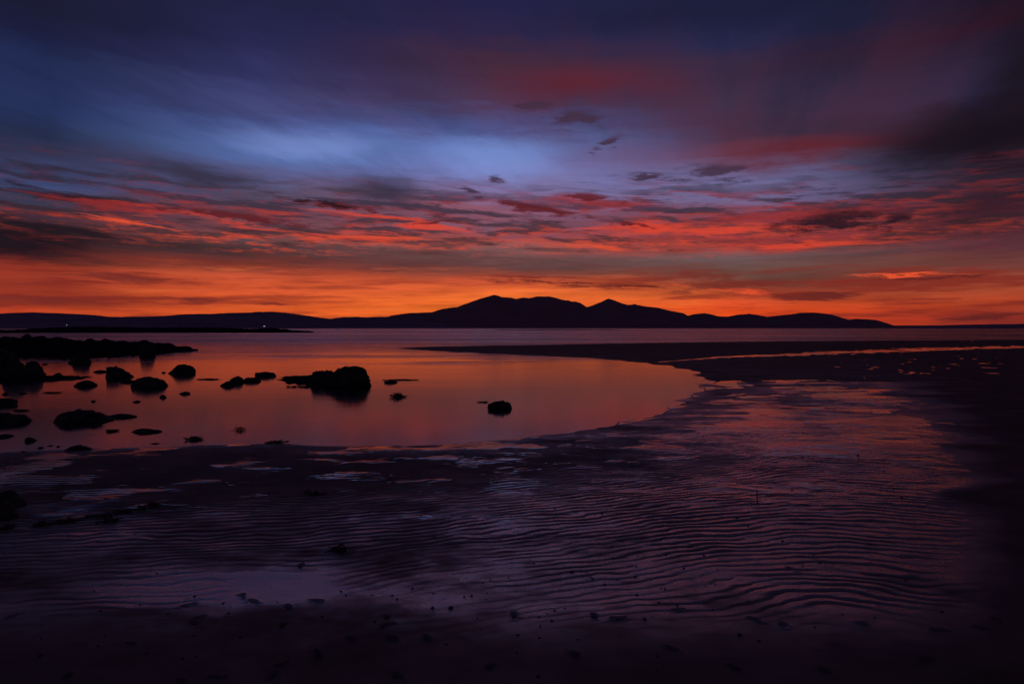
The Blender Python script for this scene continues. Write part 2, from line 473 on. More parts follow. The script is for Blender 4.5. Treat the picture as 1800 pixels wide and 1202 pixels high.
# pools and films of water left on the sand: column, row, half width, half height, tilt, extra cover
FILMS = [(1330, 720, 150, 40, 0, 1.0), (1440, 850, 220, 50, 6, 0.95), (1150, 830, 160, 22, 6, 0.9), (1600, 760, 150, 75, -10, 1.6), (170, 868, 120, 13, 0, 1.55), (70, 846, 90, 9, 0, 1.4), (600, 838, 60, 8, 5, 1.35), (430, 818, 55, 5, 0, 1.2), (350, 845, 45, 6, 0, 1.0), (60, 818, 110, 12, 12, 1.6), (90, 905, 90, 10, 8, 1.25),
         (880, 782, 90, 7, 0, 1.7), (560, 793, 50, 5, 0, 1.1), (700, 788, 90, 5, 0, 1.2), (790, 803, 90, 5, 0, 1.1), (960, 800, 110, 6, 0, 0.7), (1000, 778, 90, 6, 4, 1.1), (240, 800, 80, 6, 0, 0.9),
         (640, 812, 80, 5, 0, 0.9), (740, 846, 60, 4, 3, 0.9), (1090, 880, 110, 12, 4, 0.85), (900, 890, 120, 7, 4, 0.55), (1130, 812, 130, 12, -4, 0.95), (1280, 700, 70, 40, 30, 0.85),
         (1360, 672, 150, 13, 0, 1.2), (1275, 668, 50, 13, -30, 1.5), (1480, 690, 130, 26, -8, 1.2), (1600, 715, 120, 22, -10, 1.35), (1330, 745, 120, 13, 2, 1.3), (1500, 760, 160, 26, 0, 1.05),
         (1620, 790, 120, 26, -4, 1.1), (1440, 800, 150, 22, 4, 1.0), (1180, 780, 120, 12, 3, 0.9), (1580, 850, 130, 24, 0, 0.75), (1380, 860, 130, 16, 0, 0.7)]


def beach(x, y):
    px, py = project(x, y, 0.03)
    ok = y > 0.6
    px = np.where(ok, px, 9000.0); py = np.where(ok, py, 3000.0)
    r = np.hypot(x, y)
    sd = shore_distance(x, y)
    n_big = fbm(x * 0.22, y * 0.45, 3, 4); n_med = fbm(x * 0.9, y * 1.6, 11, 4); n_long = fbm(x * 0.35, y * 2.2, 29, 4)
    sdn = sd + n_med * 0.25 * np.clip(r / 10, 0.6, 3)
    B = np.where(sdn > 0, 0.022 * (1 - np.exp(-sdn / 0.6)) + 0.0055 * np.minimum(sdn, 30), np.maximum(0.05 * sdn, -2.5))
    B += 0.022 * n_big * sstep(sdn, 0.3, 3)
    B += 0.02 * pbump(px, py, 195, 884, 45, 6, 8)                                # low hump of sand
    # current ripples: crests bend round from the left of the beach to the right
    near = sstep(r, 13.5, 8.0)
    bend = np.radians(13 + 5 * sstep(px, 300, 900) - 9 * sstep(px, 1350, 1750))
    ph = (y * np.cos(bend) - x * np.sin(bend)) / 0.094 + 2.2 * fbm(x * 0.5, y * 0.5, 41, 3) + 1.1 * fbm(x * 1.6, y * 2.0, 47, 4, 0.6)
    p = 2 * np.pi * ph
    gr = np.sin(p * 0.5) ** 2
    rip = 0.55 - 1.6 * np.exp(-gr / 0.22) + 0.25 * np.sin(p + 0.9)
    amp = 0.0060 * (0.5 + 0.9 * np.clip(fbm(x * 0.6, y * 0.9, 53, 3) + 0.5, 0, 1.3)) * np.clip(0.85 + 1.3 * fbm(x * 2.4, y * 6.0, 57, 3, 0.6), 0.12, 1.4)
    smooth_zone = np.clip(pbump(px, py, 330, 1045, 240, 26) + pbump(px, py, 760, 1075, 420, 40) + pbump(px, py, 1290, 990, 130, 26, 6) * 0.7, 0, 1)
    amp *= near * (1 - 0.80 * smooth_zone) * sstep(py, 1150, 1040) * (1 - 0.9 * sstep(px, 1560, 1760)) * sstep(sdn, -0.4, 0.25)
    amp *= 1 - 0.75 * sstep(fbm(x * 0.8, y * 1.2, 61, 3), 0.12, 0.42) * sstep(py, 900, 1010)
    amp *= 1 + 0.45 * pbump(px, py, 300, 920, 560, 70, 4) + 0.3 * pbump(px, py, 1150, 900, 300, 60)
    near2 = sstep(r, 8.5, 11.5) * sstep(r, 26, 18)
    p2 = 2 * np.pi * ((y - x * 0.03) / 0.21 + 1.6 * fbm(x * 0.35, y * 0.35, 141, 3) + 0.5 * fbm(x * 1.3, y * 1.3, 143, 3))
    amp2 = 0.0042 * near2 * sstep(sdn, 0.0, 0.5) * np.clip(0.4 + 1.6 * fbm(x * 0.7, y * 0.7, 147, 3), 0.1, 1.2)
    z = B + amp * rip + amp2 * np.sin(p2 + 0.5 * np.sin(p2)) + 0.0025 * fbm(x * 3, y * 3, 71, 3) * near
    # far flats: long low swells of sand in place of the ripples
    z += 0.012 * n_long * (1 - near) * sstep(sdn, 0.5, 3)
    # gloss
    near_ = sstep(r, 16, 8)
    wet = 0.55 + 0.45 * n_med + 0.3 * n_big + 0.5 * fbm(x * 1.6, y * 2.2, 151, 4, 0.6) + 0.4 * fbm(x * 7.0, y * 10.0, 157, 3, 0.6) * near_
    wet *= 1 - 0.12 * pbump(px, py, 200, 940, 560, 42, 4) - 0.85 * np.clip(1.5 * pbump(px, py, 350, 825, 640, 46), 0, 1) * sstep(sdn, 0, 0.25)
    wet += 0.75 * pbump(px, py, 380, 1035, 240, 36) + 1.8 * pbump(px, py, 390, 1042, 120, 22) + 0.45 * pbump(px, py, 760, 1050, 330, 50) + 0.6 * pbump(px, py, 1200, 970, 480, 120) + 0.8 * pbump(px, py, 1560, 830, 260, 170)
    wet *= 1 - 0.7 * np.exp(-gr / 0.25) * np.clip(amp / 0.004, 0, 1) * sstep(r, 9, 7)      # groove shading put into the gloss: troughs duller so ripples stand out
    wet *= (0.18 + 0.82 * sstep(py, 1190, 1050)) * (1 - sstep(px - np.minimum(1590 + (py - 660) * 0.75, 1700) + 120 * n_med + 60 * n_big, -70, 90)) * sstep(r, 60, 11)
    wet *= np.where(py < 672, 0.15 + 0.3 * sstep(n_long, 0.1, 0.5), 1.0)
    # water standing in the troughs
    n_iso = fbm(x * 1.5, y * 1.8, 131, 5, 0.62); n_pud = fbm(x * 2.0, y * 5.0, 139, 4, 0.6)
    cov = -1.75 + 0.35 * sstep(py, 900, 850) * sstep(px, 1100, 900) + 0.9 * n_big + 1.9 * n_iso + np.where(r < 11.5, 1.8, 0.8) * n_pud
    f = 0
    for (a, b_, w, h, t, k) in FILMS: f = np.maximum(f, k * pbump(px, py, a, b_, w, h, t))
    cov = cov + 1.75 * f
    cov = np.where(py > 925, np.maximum(np.minimum(cov, -0.9), -3), cov)
    rim = np.exp(-(np.maximum(sdn, 0) / 0.30) ** 2)
    cov = cov + rim * (0.9 + 2.5 * n_iso)
    cov = np.where((py > 755) & (px < 1250), np.minimum(cov, 0.30 - 0.55 * sstep(px, 720, 860) * sstep(py, 800, 825)), np.minimum(cov, 0.9))
    # the stream crossing the flats and the puddles beyond it
    stream_y = np.interp(px, [1140, 1200, 1270, 1400, 1500, 1600, 1700, 1800, 2100, 2600], [637.5, 633, 628, 624.5, 621.5, 618.5, 616, 613.5, 609, 605])
    stream_w = np.interp(px, [1140, 1200, 1270, 1400, 1600, 1800], [0.8, 1.0, 1.9, 2.8, 3.4, 3.2])
    st = np.exp(-((py - stream_y) / stream_w) ** 2)
    n_fl = fbm(x * 2.2, y * 1.3, 83, 4, 0.65)
    far_cov = -2.2 + 3.2 * st * sstep(px, 1120, 1180) + (3.2 - 1.0 * st) * n_fl + 0.6 * n_long - 0.5 * st * sstep(px, 1500, 1700) - 1.5 * sstep(px, 1450, 1350) * (1 - st)
    far_cov += 0.6 * sstep(px, 1430, 1560) * pbump(py * 0, py, 0, 653, 1, 18) + 0.9 * pbump(px, py, 1270, 603, 130, 1.2) + 0.8 * pbump(px, py, 1400, 598.5, 500, 1.0)
    cov = np.where(py < 658, far_cov, np.where(py < 672, far_cov + (cov - far_cov) * sstep(py, 658, 672), cov))
    lim = np.minimum(1560 + (py - 660) * 0.75, 1700) + 120 * n_iso + 60 * n_big
    cov = cov - 3.0 * sstep(px - lim, -50, 50) * (py > 662)
    unit = np.maximum(np.maximum(amp, amp2), 0.0035) * np.where(py < 672, 2.0, 1.0)
    film = np.where(sdn > 0.02, B + cov * unit, -0.3)
    film = np.where(r > 150, -5, film)
    # prints of feet and paws
    foot = np.zeros_like(x)
    for i, (fx, fy) in enumerate(FOOT):
        qx, qy = ground(fx, fy, 0.06)
        m = (np.abs(x - qx) < 0.2) & (np.abs(y - qy) < 0.2)
        a = 0.5 + 1.9 * math.sin(i * 7.7)
        ux, uy = x[m] - qx, y[m] - qy
        u = (ux * math.cos(a) + uy * math.sin(a)) / 0.034; v = (-ux * math.sin(a) + uy * math.cos(a)) / 0.017
        q = np.sqrt(u * u + v * v) + 0.9 * fbm(x[m] * 34, y[m] * 34, 90 + i, 3)
        foot[m] = np.maximum(foot[m], np.exp(-q ** 4)); z[m] += -0.016 * np.exp(-q ** 4) + 0.005 * np.exp(-((q - 1.45) / 0.3) ** 2)
    wet = np.clip(wet * (1 - 0.6 * foot), 0, 1.2)
    film = film - 0.02 * foot
    return z, film, wet


rows = np.concatenate([np.arange(1240, 950, -1.0), np.arange(950, 740, -0.55), np.arange(740, 640, -0.7), np.arange(640, 596, -0.5), np.arange(596, 582, -0.5)])
r_in = np.linspace(0.3, row_dist(1240) - 0.03, 14)
radii = np.concatenate([r_in, row_dist(rows), [600, 1200, 3000]])
ang = np.concatenate([np.linspace(-178, -54, 60), np.linspace(-50, 50, 830), np.linspace(54, 178, 60)])
R, A = np.meshgrid(radii, np.radians(ang), indexing='ij')
gx_, gy_ = (R * np.sin(A)).ravel(), (R * np.cos(A)).ravel()
gz_, gw_, gwet = beach(gx_, gy_)
gf = grid_faces(len(radii), len(ang), wrap=True)
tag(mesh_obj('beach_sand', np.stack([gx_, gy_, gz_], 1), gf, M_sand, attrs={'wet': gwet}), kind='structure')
keep = ((gw_ > gz_ - 0.003) & (gw_ > 0.0))[gf].any(1) & (gw_[gf].min(1) > -0.05)
wf = gf[keep]
used = np.unique(wf); remap = np.full(len(gx_), -1); remap[used] = np.arange(len(used))
tag(mesh_obj('shallow_water', np.stack([gx_, gy_, gw_], 1)[used], remap[wf], M_film), kind='structure')

def sand_z(x, y):
    return float(beach(np.array([float(x)]), np.array([float(y)]))[0][0])

# ------------------------------------------------------------------ far land: ridges with a front and a back slope
def ridge(name, pts, dist, depth, mat, rough=0.06, rows=26, step_px=3.0, seed=5, sink=-4.0, below=0.0):
    pts = np.array(pts, float)
    px = np.arange(pts[0, 0], pts[-1, 0] + 0.1, step_px)
    py = np.interp(px, pts[:, 0], pts[:, 1])
    d = dist if not isinstance(dist, (list, tuple)) else np.interp(px, pts[:, 0], dist)
    az = np.arctan((px - 900) / F_PX)
    t = np.linspace(-1, 1, rows)[:, None]
    yy = d + t * depth
    xx = np.tan(az)[None, :] * yy
    ridge_y = d
    top = CAM_Z + (HORIZON - py) * np.sqrt(1.0) * ridge_y / F_PX
    prof = np.clip(1 - np.abs(t), 0, 1) ** 0.85
    n = fbm(xx / (depth * 0.22), yy / (depth * 0.3), seed, 5)
    zz = top[None, :] * prof * (1 + rough * 6 * n * np.minimum(1, np.abs(t) * 5) * (1 - np.abs(t)))
    lim = CAM_Z + (top[None, :] - CAM_Z) * yy / ridge_y
    zz = np.minimum(zz, np.where(np.abs(t) < 1e-6, top[None, :], lim - 0.001 * np.abs(top[None, :])))
    zz = np.where(np.abs(t) > 0.999, sink, np.maximum(zz, below))
    v = np.stack([xx, yy + 0 * xx, zz], -1).reshape(-1, 3)
    return mesh_obj(name, v, grid_faces(rows, len(px)), mat)

ARRAN = [(640, 566), (653, 559), (682, 556), (688, 554), (704, 551), (720, 549), (740, 548.3), (759, 548), (778, 542), (790, 540), (804, 538), (818, 532), (830, 527.5), (849, 523), (860, 520), (869, 517.6), (876, 519.5), (882, 522),
         (898, 523), (907, 525), (914, 523), (920, 521.8), (930, 523), (938, 521.5), (943, 519.8), (965, 519.6), (975, 522.5), (985, 526), (994, 528), (999, 527.6), (1004, 529.5), (1012, 529), (1020, 530.4), (1026, 534), (1031, 537.5),
         (1043, 534), (1059, 528), (1065, 525), (1070, 524), (1078, 526), (1085, 529), (1095, 533), (1104, 535), (1110, 534.5), (1115, 532.8), (1121, 535), (1133, 537.5), (1156, 539.5), (1181, 546), (1201, 550), (1209, 554.5),
         (1220, 551.8), (1239, 549.8), (1250, 552), (1261, 555), (1279, 555.5), (1298, 551.5), (1316, 550.3), (1331, 553), (1349, 557), (1375, 553), (1404, 549.5), (1430, 549.3), (1463, 552), (1478, 557), (1492, 561), (1507, 559.5),
         (1540, 561.5), (1558, 567), (1569, 571), (1580, 574), (1600, 576.6)]
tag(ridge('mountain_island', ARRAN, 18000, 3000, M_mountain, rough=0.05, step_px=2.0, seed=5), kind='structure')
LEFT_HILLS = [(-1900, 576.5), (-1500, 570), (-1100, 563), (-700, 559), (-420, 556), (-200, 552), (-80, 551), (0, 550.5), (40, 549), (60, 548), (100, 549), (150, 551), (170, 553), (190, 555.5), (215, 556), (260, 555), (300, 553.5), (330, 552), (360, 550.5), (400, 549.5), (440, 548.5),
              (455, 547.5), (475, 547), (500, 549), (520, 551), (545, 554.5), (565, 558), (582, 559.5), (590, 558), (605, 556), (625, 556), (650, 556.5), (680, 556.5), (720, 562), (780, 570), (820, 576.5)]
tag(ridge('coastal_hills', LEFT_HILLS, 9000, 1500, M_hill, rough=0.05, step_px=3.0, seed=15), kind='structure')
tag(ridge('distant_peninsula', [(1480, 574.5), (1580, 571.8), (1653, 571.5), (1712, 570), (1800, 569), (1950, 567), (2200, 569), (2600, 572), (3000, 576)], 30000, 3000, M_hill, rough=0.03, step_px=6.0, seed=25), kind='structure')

# ------------------------------------------------------------------ rocks
def ico(sub):
    bm = bmesh.new(); bmesh.ops.create_icosphere(bm, subdivisions=sub, radius=1.0)
    bm.verts.ensure_lookup_table()
    v = np.array([x.co[:] for x in bm.verts]); f = np.array([[q.index for q in p.verts] for p in bm.faces])
    bm.free(); return v, f
ICO = {k: ico(k) for k in (2, 3, 4, 5)}
def noise3(p, s, seed):
    x, y, z = p[:, 0] * s, p[:, 1] * s, p[:, 2] * s
    return (fbm(x + 0.37 * z, y + 11.1, seed, 4) + fbm(y - 0.41 * x + 5, z + 3.3, seed + 7, 4) + fbm(z + 0.29 * y - 8, x, seed + 13, 4)) / 1.7


def rock(name, outline, base_row, label, cat='rock', group=None, depth=0.8, z0=0.0, sub=4, rough=0.10, cuts=9, seed=1, mat=None, under=0.35, on=None):
    """a boulder whose side facing the sea view has the given outline (columns and rows of the photograph, from left to
    right above the waterline); it stands at its own distance and has its own depth; z0 is the level of what it stands on"""
    rnd = np.random.RandomState(seed)
    pts = np.array(outline, float)
    w_px = pts[:, 0].max() - pts[:, 0].min()
    d0 = ground(900, base_row, z0)[1]
    half = w_px * d0 / F_PX * 0.5
    dep = half * depth
    d = d0 + dep * 0.75
    X_ = (pts[:, 0] - 900) * d / F_PX
    _, gy0 = project(0.0, d, z0)
    gy0 = float(gy0)
    Z_ = np.maximum((gy0 - pts[:, 1]) * d / F_PX, 0.0)
    cx_ = 0.5 * (X_.min() + X_.max()); hz = Z_.max()
    cz = hz * 0.25
    P = [(x - cx_, z - cz) for x, z in zip(X_, Z_)]
    P = [(-half * 1.02, -cz - 0.02)] + P + [(half * 1.02, -cz - 0.02), (half * 0.8, -cz - under * hz - 0.03), (0, -cz - under * hz * 1.3 - 0.04), (-half * 0.8, -cz - under * hz - 0.03)]
    dense = []
    for i in range(len(P)):
        a, b_ = np.array(P[i]), np.array(P[(i + 1) % len(P)])
        for t in np.linspace(0, 1, 12, endpoint=False): dense.append(a + (b_ - a) * t)
    dense = np.array(dense)
    th = np.arctan2(dense[:, 1], dense[:, 0]); rr = np.hypot(dense[:, 0], dense[:, 1])
    o_ = np.argsort(th); th, rr = th[o_], rr[o_]
    v, f = ICO[sub]
    t = np.arctan2(v[:, 2], v[:, 0]); rho = np.hypot(v[:, 0], v[:, 2])
    Rr = np.interp(t, th, rr, period=2 * np.pi)
    rho = rho ** 0.9
    s = 1.0 + rough * (noise3(v, 2.2, seed * 3 + 1) * 1.3 + (0.3 - np.abs(noise3(v, 4.5, seed * 3 + 2)) * 2) * 0.8 + noise3(v, 12.0, seed * 5) * 0.6 + noise3(v, 26.0, seed * 7) * 0.35)
    q = np.stack([Rr * np.cos(t) * rho * s, dep * np.sign(v[:, 1]) * np.abs(v[:, 1]) ** 0.85 * s, Rr * np.sin(t) * rho * s], 1)
    ext = np.array([half, dep, max(hz * 0.75, 0.02)])
    for k in range(cuts):                                          # split faces
        n_ = rnd.normal(size=3) * np.array([0.6, 0.4, 0.5]); n_[1] -= 0.9
        n_ /= np.linalg.norm(n_)
        dist = (q @ n_); lim = dist.max() * rnd.uniform(0.72, 0.95)
        over = np.maximum(dist - lim, 0)
        q -= over[:, None] * n_[None, :] * 0.85
    q[:, 2] = np.where(q[:, 2] > 0, q[:, 2] * ((hz - cz) / max(q[:, 2].max(), 1e-4)), q[:, 2])
    o = mesh_obj(name, q + np.array([0, 0, cz]), f, mat or M_rock)
    o.location = (cx_, d, z0)
    return tag(o, label, cat, group)


G_in = 'boulders standing in the tide pool'
ROCKS = [
    ('boulder', [(4, 666), (8, 650), (16, 640), (25, 634), (33, 638), (42, 650), (48, 664)], 668, 'conical dark boulder on the weedy rock shelf beside a rounded boulder', 0.9),
    ('boulder', [(39, 662), (43, 648), (50, 636), (58, 634), (66, 640), (71, 652), (75, 662)], 664, 'rounded dark boulder on the weedy shelf behind the conical boulder', 0.9),
    ('boulder', [(-55, 645), (-40, 622), (-10, 613), (6, 612), (15, 617), (21, 626), (23, 645)], 646, 'tall black boulder rising at the end of the rocky ledge', 0.9),
    ('boulder', [(190, 663), (189, 652), (193, 644), (201, 643), (210, 648), (222, 656), (229, 662)], 664, 'wedge shaped boulder, steep on one side, with a flat weedy tail in the pool', 0.9),
    ('boulder', [(229, 680), (231, 669), (241, 665), (256, 661), (270, 664), (284, 670), (288, 679)], 681, 'broad blocky boulder in the pool beside the wedge shaped boulder', 0.8),
    ('boulder', [(296, 655), (306, 648), (317, 640.5), (327, 640), (337, 645), (341, 655)], 657, 'peaked boulder standing alone in the pool before the ledge tip', 0.8),
    ('boulder', [(134, 677), (140, 671), (150, 668), (158, 670), (167, 677)], 679, 'small domed boulder with weedy skirt in the pool below the shelf', 0.9),
    ('boulder', [(91, 741), (98, 730), (110, 724), (127, 720), (145, 722), (160, 727), (175, 733), (190, 739)], 744, 'largest domed boulder in the shallow pool, with seaweed growing along one shoulder', 0.8),
    ('flat_rock', [(183, 734), (192, 729.5), (207, 727), (220, 728), (234, 731)], 734, 'long flat rock trailing from the seaweed covered shoulder of the largest boulder', 0.5),
    ('boulder', [(-50, 742), (-30, 728), (0, 725), (18, 727), (32, 729), (40, 736), (38, 742)], 745, 'low broad boulder in the shallows next to the largest domed boulder', 0.8),
    ('boulder', [(-30, 711), (-12, 702), (10, 700), (21, 702), (25, 708), (23, 712)], 713, 'squat weedy boulder in the pool behind the low broad boulder', 0.8),
    ('flat_rock', [(229, 759), (240, 753.5), (258, 754), (279, 757)], 761, 'flat wedge shaped slab of rock in still water near the sand edge', 0.6),
    ('small_rock', [(42, 773), (48, 768), (56, 771), (61, 775)], 776, 'small angular rock in the shallows near the sand edge', 0.8),
    ('small_rock', [(113, 791), (125, 784), (132, 782), (148, 786), (156, 790.5)], 793, 'low angular rock lying where the pool meets the sand', 0.7),
    ('small_rock', [(-15, 768), (0, 763), (12, 763), (20, 766.5)], 769, 'small flat rock in the shallows beside the small angular rock', 0.7),
    ('boulder', [(121, 637), (130, 632), (131, 622), (140, 618), (152, 619), (156, 630), (157, 637)], 639, 'square boulder standing in the water against the rocky ledge', 0.7),
    ('boulder', [(244, 627), (246, 612), (252, 605.5), (262, 604.5), (269, 610), (272, 627)], 628, 'tall rounded boulder leaning against the front of the rocky ledge', 0.7),
    ('boulder', [(574, 677), (579, 658), (585, 650), (592, 645.5), (605, 642.5), (625, 642), (635, 645), (641, 652), (643, 662), (645, 676)], 680, 'largest rock in the middle of the pool, high blunt end above a weedy shelf', 0.6),
    ('boulder', [(540, 673), (546, 662), (551, 655), (558, 651.5), (570, 650), (584, 650), (592, 658), (598, 673)], 676, 'lower sloping rock leaning against the back of the largest pool rock', 0.6),
    ('small_rock', [(638, 668), (641, 657), (649, 662), (647, 669)], 670, 'small pointed rock against the blunt end of the large pool rock', 0.8),
    ('small_rock', [(386, 677), (398, 670), (408, 672), (415, 676)], 679, 'small diamond shaped rock in front of the chain of low rocks', 0.8),
    ('small_rock', [(402, 671), (410, 662), (418, 660.5), (424, 664), (427, 671)], 673, 'pointed small rock in the chain of low rocks beside the large rock', 0.8),
    ('flat_rock', [(445, 660), (450, 654), (466, 653), (480, 655), (484, 660)], 662, 'flat topped low rock behind the chain of small rocks', 0.6),
    ('flat_rock', [(425, 668), (435, 663), (450, 664), (458, 668)], 671, 'low weedy rock between the pointed small rock and the large rock shelf', 0.6),
    ('small_rock', [(675, 670), (685, 668), (697, 670)], 673, 'tiny low rock in the pool beside a strand of floating weed', 0.7),
    ('boulder', [(856, 718), (860, 710), (871, 704.5), (883, 703), (893, 708), (902, 716)], 720, 'lone rounded boulder standing in the open middle of the pool', 0.85),
]
for i, (nm, ol, br, lb, dp) in enumerate(ROCKS):
    big = (max(p[0] for p in ol) - min(p[0] for p in ol)) > 30
    rock(nm, ol, br, lb, 'rock', depth=dp, sub=5 if big else 4, seed=11 + i, rough=0.20 if big else 0.16)
# stones awash: column from, column to, top row, waterline row
AWASH = [(158, 167, 703, 706), (230, 246, 703.5, 707), (279, 292, 693.5, 699), (312, 335, 688, 693), (28, 47, 689.5, 692.5), (73, 84, 638.5, 641), (90, 109, 655, 661), (162, 190, 650, 654.5), (283, 291, 653, 655.5),
         (207, 232, 665, 671.5), (62, 75, 785, 788), (30, 44, 792, 796), (80, 92, 782, 784), (96, 104, 783, 785.5), (36, 56, 797, 801), (262, 280, 778, 780.5), (500, 507, 774, 776), (0, 14, 690, 694)]
for i, (a, b_, t, w) in enumerate(AWASH):
    m = (a + b_) / 2 + (b_ - a) * 0.12 * math.sin(i * 2.3)
    rock('stone', [(a, w - 0.3), (a + (m - a) * 0.5, t + (w - t) * 0.35), (m, t), (m + (b_ - m) * 0.6, t + (w - t) * 0.3), (b_, w - 0.3)], w,
         'small dark stone just breaking the surface of the still pool', 'stone', 'small stones awash in the pool', depth=0.6, sub=3, seed=70 + i, cuts=5)
# rocks on the sand at the edge of the beach
def on_sand(nm, ol, br, lb, dp, seed, grp=None):
    c = sum(p[0] for p in ol) / len(ol)
    x, y = ground(c, br, 0.04); z = sand_z(x, y)
    rock(nm, ol, br, lb, 'rock', grp, depth=dp, z0=z - 0.004, sub=4, seed=seed)
on_sand('boulder', [(-24, 892), (-8, 866), (4, 861), (14, 864), (25, 874), (36, 886), (38, 894)], 896, 'dark boulder half sunk in the wet sand, behind another boulder', 0.8, 101)
on_sand('boulder', [(-26, 913), (-12, 888), (2, 880), (13, 885), (21, 898), (23, 912)], 916, 'dark smooth boulder resting on wet sand in front of another boulder', 0.8, 102)
on_sand('small_rock', [(138, 911), (148, 905), (155, 906), (163, 912)], 914, 'small stone lying on the strand line of wet sand', 0.8, 103)


# ------------------------------------------------------------------ rocky ledges and reefs: long low outcrops
def outcrop(name, pts, label, cat, seed, nr=34, step_px=1.5, strata=0.10, sink=-0.25):
    """pts: column, row of the crest, distance of the front edge, distance of the back edge"""
    pts = np.array(pts, float)
    px = np.arange(pts[0, 0], pts[-1, 0] + 0.01, step_px)
    py, rf, rb = (np.interp(px, pts[:, 0], pts[:, k]) for k in (1, 2, 3))
    t = np.linspace(0, 1, nr)[:, None]
    jag = 0.10 * (rb - rf) * fbm(px * 0.12, px * 0 + 2.2, seed + 3, 4)
    yy = rf + jag + (rb - rf) * t
    xx = (px - 900)[None, :] / F_PX * yy
    tc_ = 0.6
    yc = rf + jag + (rb - rf) * tc_
    top = CAM_Z - (py - HORIZON) * yc / F_PX
    top = top + 0.04 * top * 0 + 0.0
    prof = np.where(t < tc_, np.clip(t / tc_, 0, 1) ** 0.55, np.clip((1 - t) / (1 - tc_), 0, 1) ** 0.6)
    sc = max((rb - rf).mean(), 1.0)
    n = fbm(xx / sc * 2.0, yy / sc * 3.2, seed, 5, 0.6)
    zz = top * prof + top.max() * (0.55 * n + 0.5 * fbm(xx * 0.9, yy * 0.7, seed + 21, 4, 0.6)) * prof * np.minimum(1, np.abs(t - tc_) * 5 + 0.15)
    k = max(top.max() * strata, 0.03)
    zz = zz + 0.6 * (np.round(zz / k) * k - zz)                     # bedding steps
    lim = CAM_Z - (py - HORIZON)[None, :] * yy / F_PX + top.max() * 0.22 * fbm(px * 0.07, px * 0, seed + 9, 4, 0.5)[None, :]
    zz = np.minimum(zz, np.maximum(lim, 0.02))
    zz[0] = sink; zz[-1] = sink; zz[:, 0] = sink; zz[:, -1] = sink
    v = np.stack([xx, yy, zz], -1).reshape(-1, 3)
    c0 = v.mean(0); c0[2] = 0
    o = mesh_obj(name, v - c0, grid_faces(nr, len(px)), M_shelf)
    o.location = tuple(c0)
    return tag(o, label, cat)

outcrop('rocky_ledge', [(-420, 622, 42, 48), (-360, 606, 38, 54), (-260, 594, 36, 60), (-60, 590, 37, 60), (0, 591, 37.5, 60), (40, 591.5, 37, 60), (85, 594, 37, 58), (115, 594, 37, 57), (150, 598, 37.5, 56), (180, 597, 38, 56), (210, 597.5, 38.5, 56),
                        (245, 599, 40, 56), (268, 600, 41, 56), (282, 602, 42, 55), (300, 606, 43.5, 54), (320, 610.5, 45.5, 53), (335, 611.5, 47, 52.5), (345, 613, 48, 52), (350, 616, 49, 51.5)],
        'long dark rocky ledge reaching out between the pool and the sea', 'rock ledge', 301)
rock('boulder', [(36, 597), (41, 591), (47, 586.5), (51, 589), (56, 596)], 600, 'pointed boulder on the crest of the rocky ledge', 'rock', depth=0.8, z0=0.62, sub=4, seed=131)
rock('boulder', [(57, 598), (63, 592.5), (70, 591), (76, 590), (80, 594), (84, 598)], 601, 'rounded boulder on the crest of the rocky ledge beside the pointed boulder', 'rock', depth=0.8, z0=0.60, sub=4, seed=132)
outcrop('rock_shelf', [(482, 672, 20.2, 21.3), (492, 668, 20.0, 22.6), (503, 664, 19.6, 23.0), (512, 664.5, 19.5, 23.0), (522, 661.5, 19.4, 23.0), (532, 662, 19.3, 23.0), (545, 658.5, 19.2, 23.0), (570, 656, 18.9, 23), (600, 660, 18.5, 22.4), (630, 665, 18.4, 21.8), (648, 674, 18.5, 20.5)],
        'low jagged weed covered shelf running out from the large pool rock', 'rock shelf', 302, nr=40, step_px=0.7, strata=0.16)
outcrop('rock_shelf', [(-170, 665, 20.4, 22), (-140, 658, 19.9, 23), (-110, 655.5, 19.6, 23.5), (0, 657, 19.8, 23.5), (50, 658, 20.2, 23.4), (75, 659.5, 20.6, 23.2), (100, 661, 20.8, 22.8), (125, 661.8, 21.2, 22.6), (150, 664, 21.6, 22.3)],
        'flat weedy rock shelf under the conical and rounded boulders', 'rock shelf', 303, nr=30, step_px=0.8, strata=0.2)
outcrop('reef', [(-520, 583.5, 240, 270), (-420, 580, 230, 285), (-300, 577.5, 225, 300), (-60, 579, 230, 300), (-15, 580, 225, 290), (0, 579.5, 230, 290), (14, 581, 235, 285), (26, 580, 235, 290), (40, 578.5, 235, 300), (58, 576.5, 238, 310), (66, 577, 238, 310), (95, 575, 240, 320), (125, 574.5, 240, 320), (200, 574, 242, 320),
                 (225, 574.5, 242, 320), (262, 575.5, 242, 320), (300, 575, 242, 320), (335, 575, 242, 320), (350, 575.5, 242, 320), (355, 574.8, 242, 320), (385, 575, 242, 320), (430, 577.5, 242, 320), (470, 576.5, 243, 320),
                 (480, 575.6, 243, 320), (492, 577.5, 244, 315), (520, 580.5, 246, 300), (535, 581, 246, 295), (550, 583, 248, 280), (556, 584.3, 250, 270)], 'long low dark reef lying offshore below the coastal hills', 'reef', 304, nr=22, step_px=1.5)
outcrop('reef', [(868, 579.6, 640, 760), (890, 578.9, 640, 760), (960, 578.6, 640, 780), (1040, 578.8, 640, 780), (1075, 579.2, 640, 760), (1092, 579.8, 650, 720)], 'thin dark skerry far out in the sea before the mountain', 'reef', 305, nr=14, step_px=2.0)


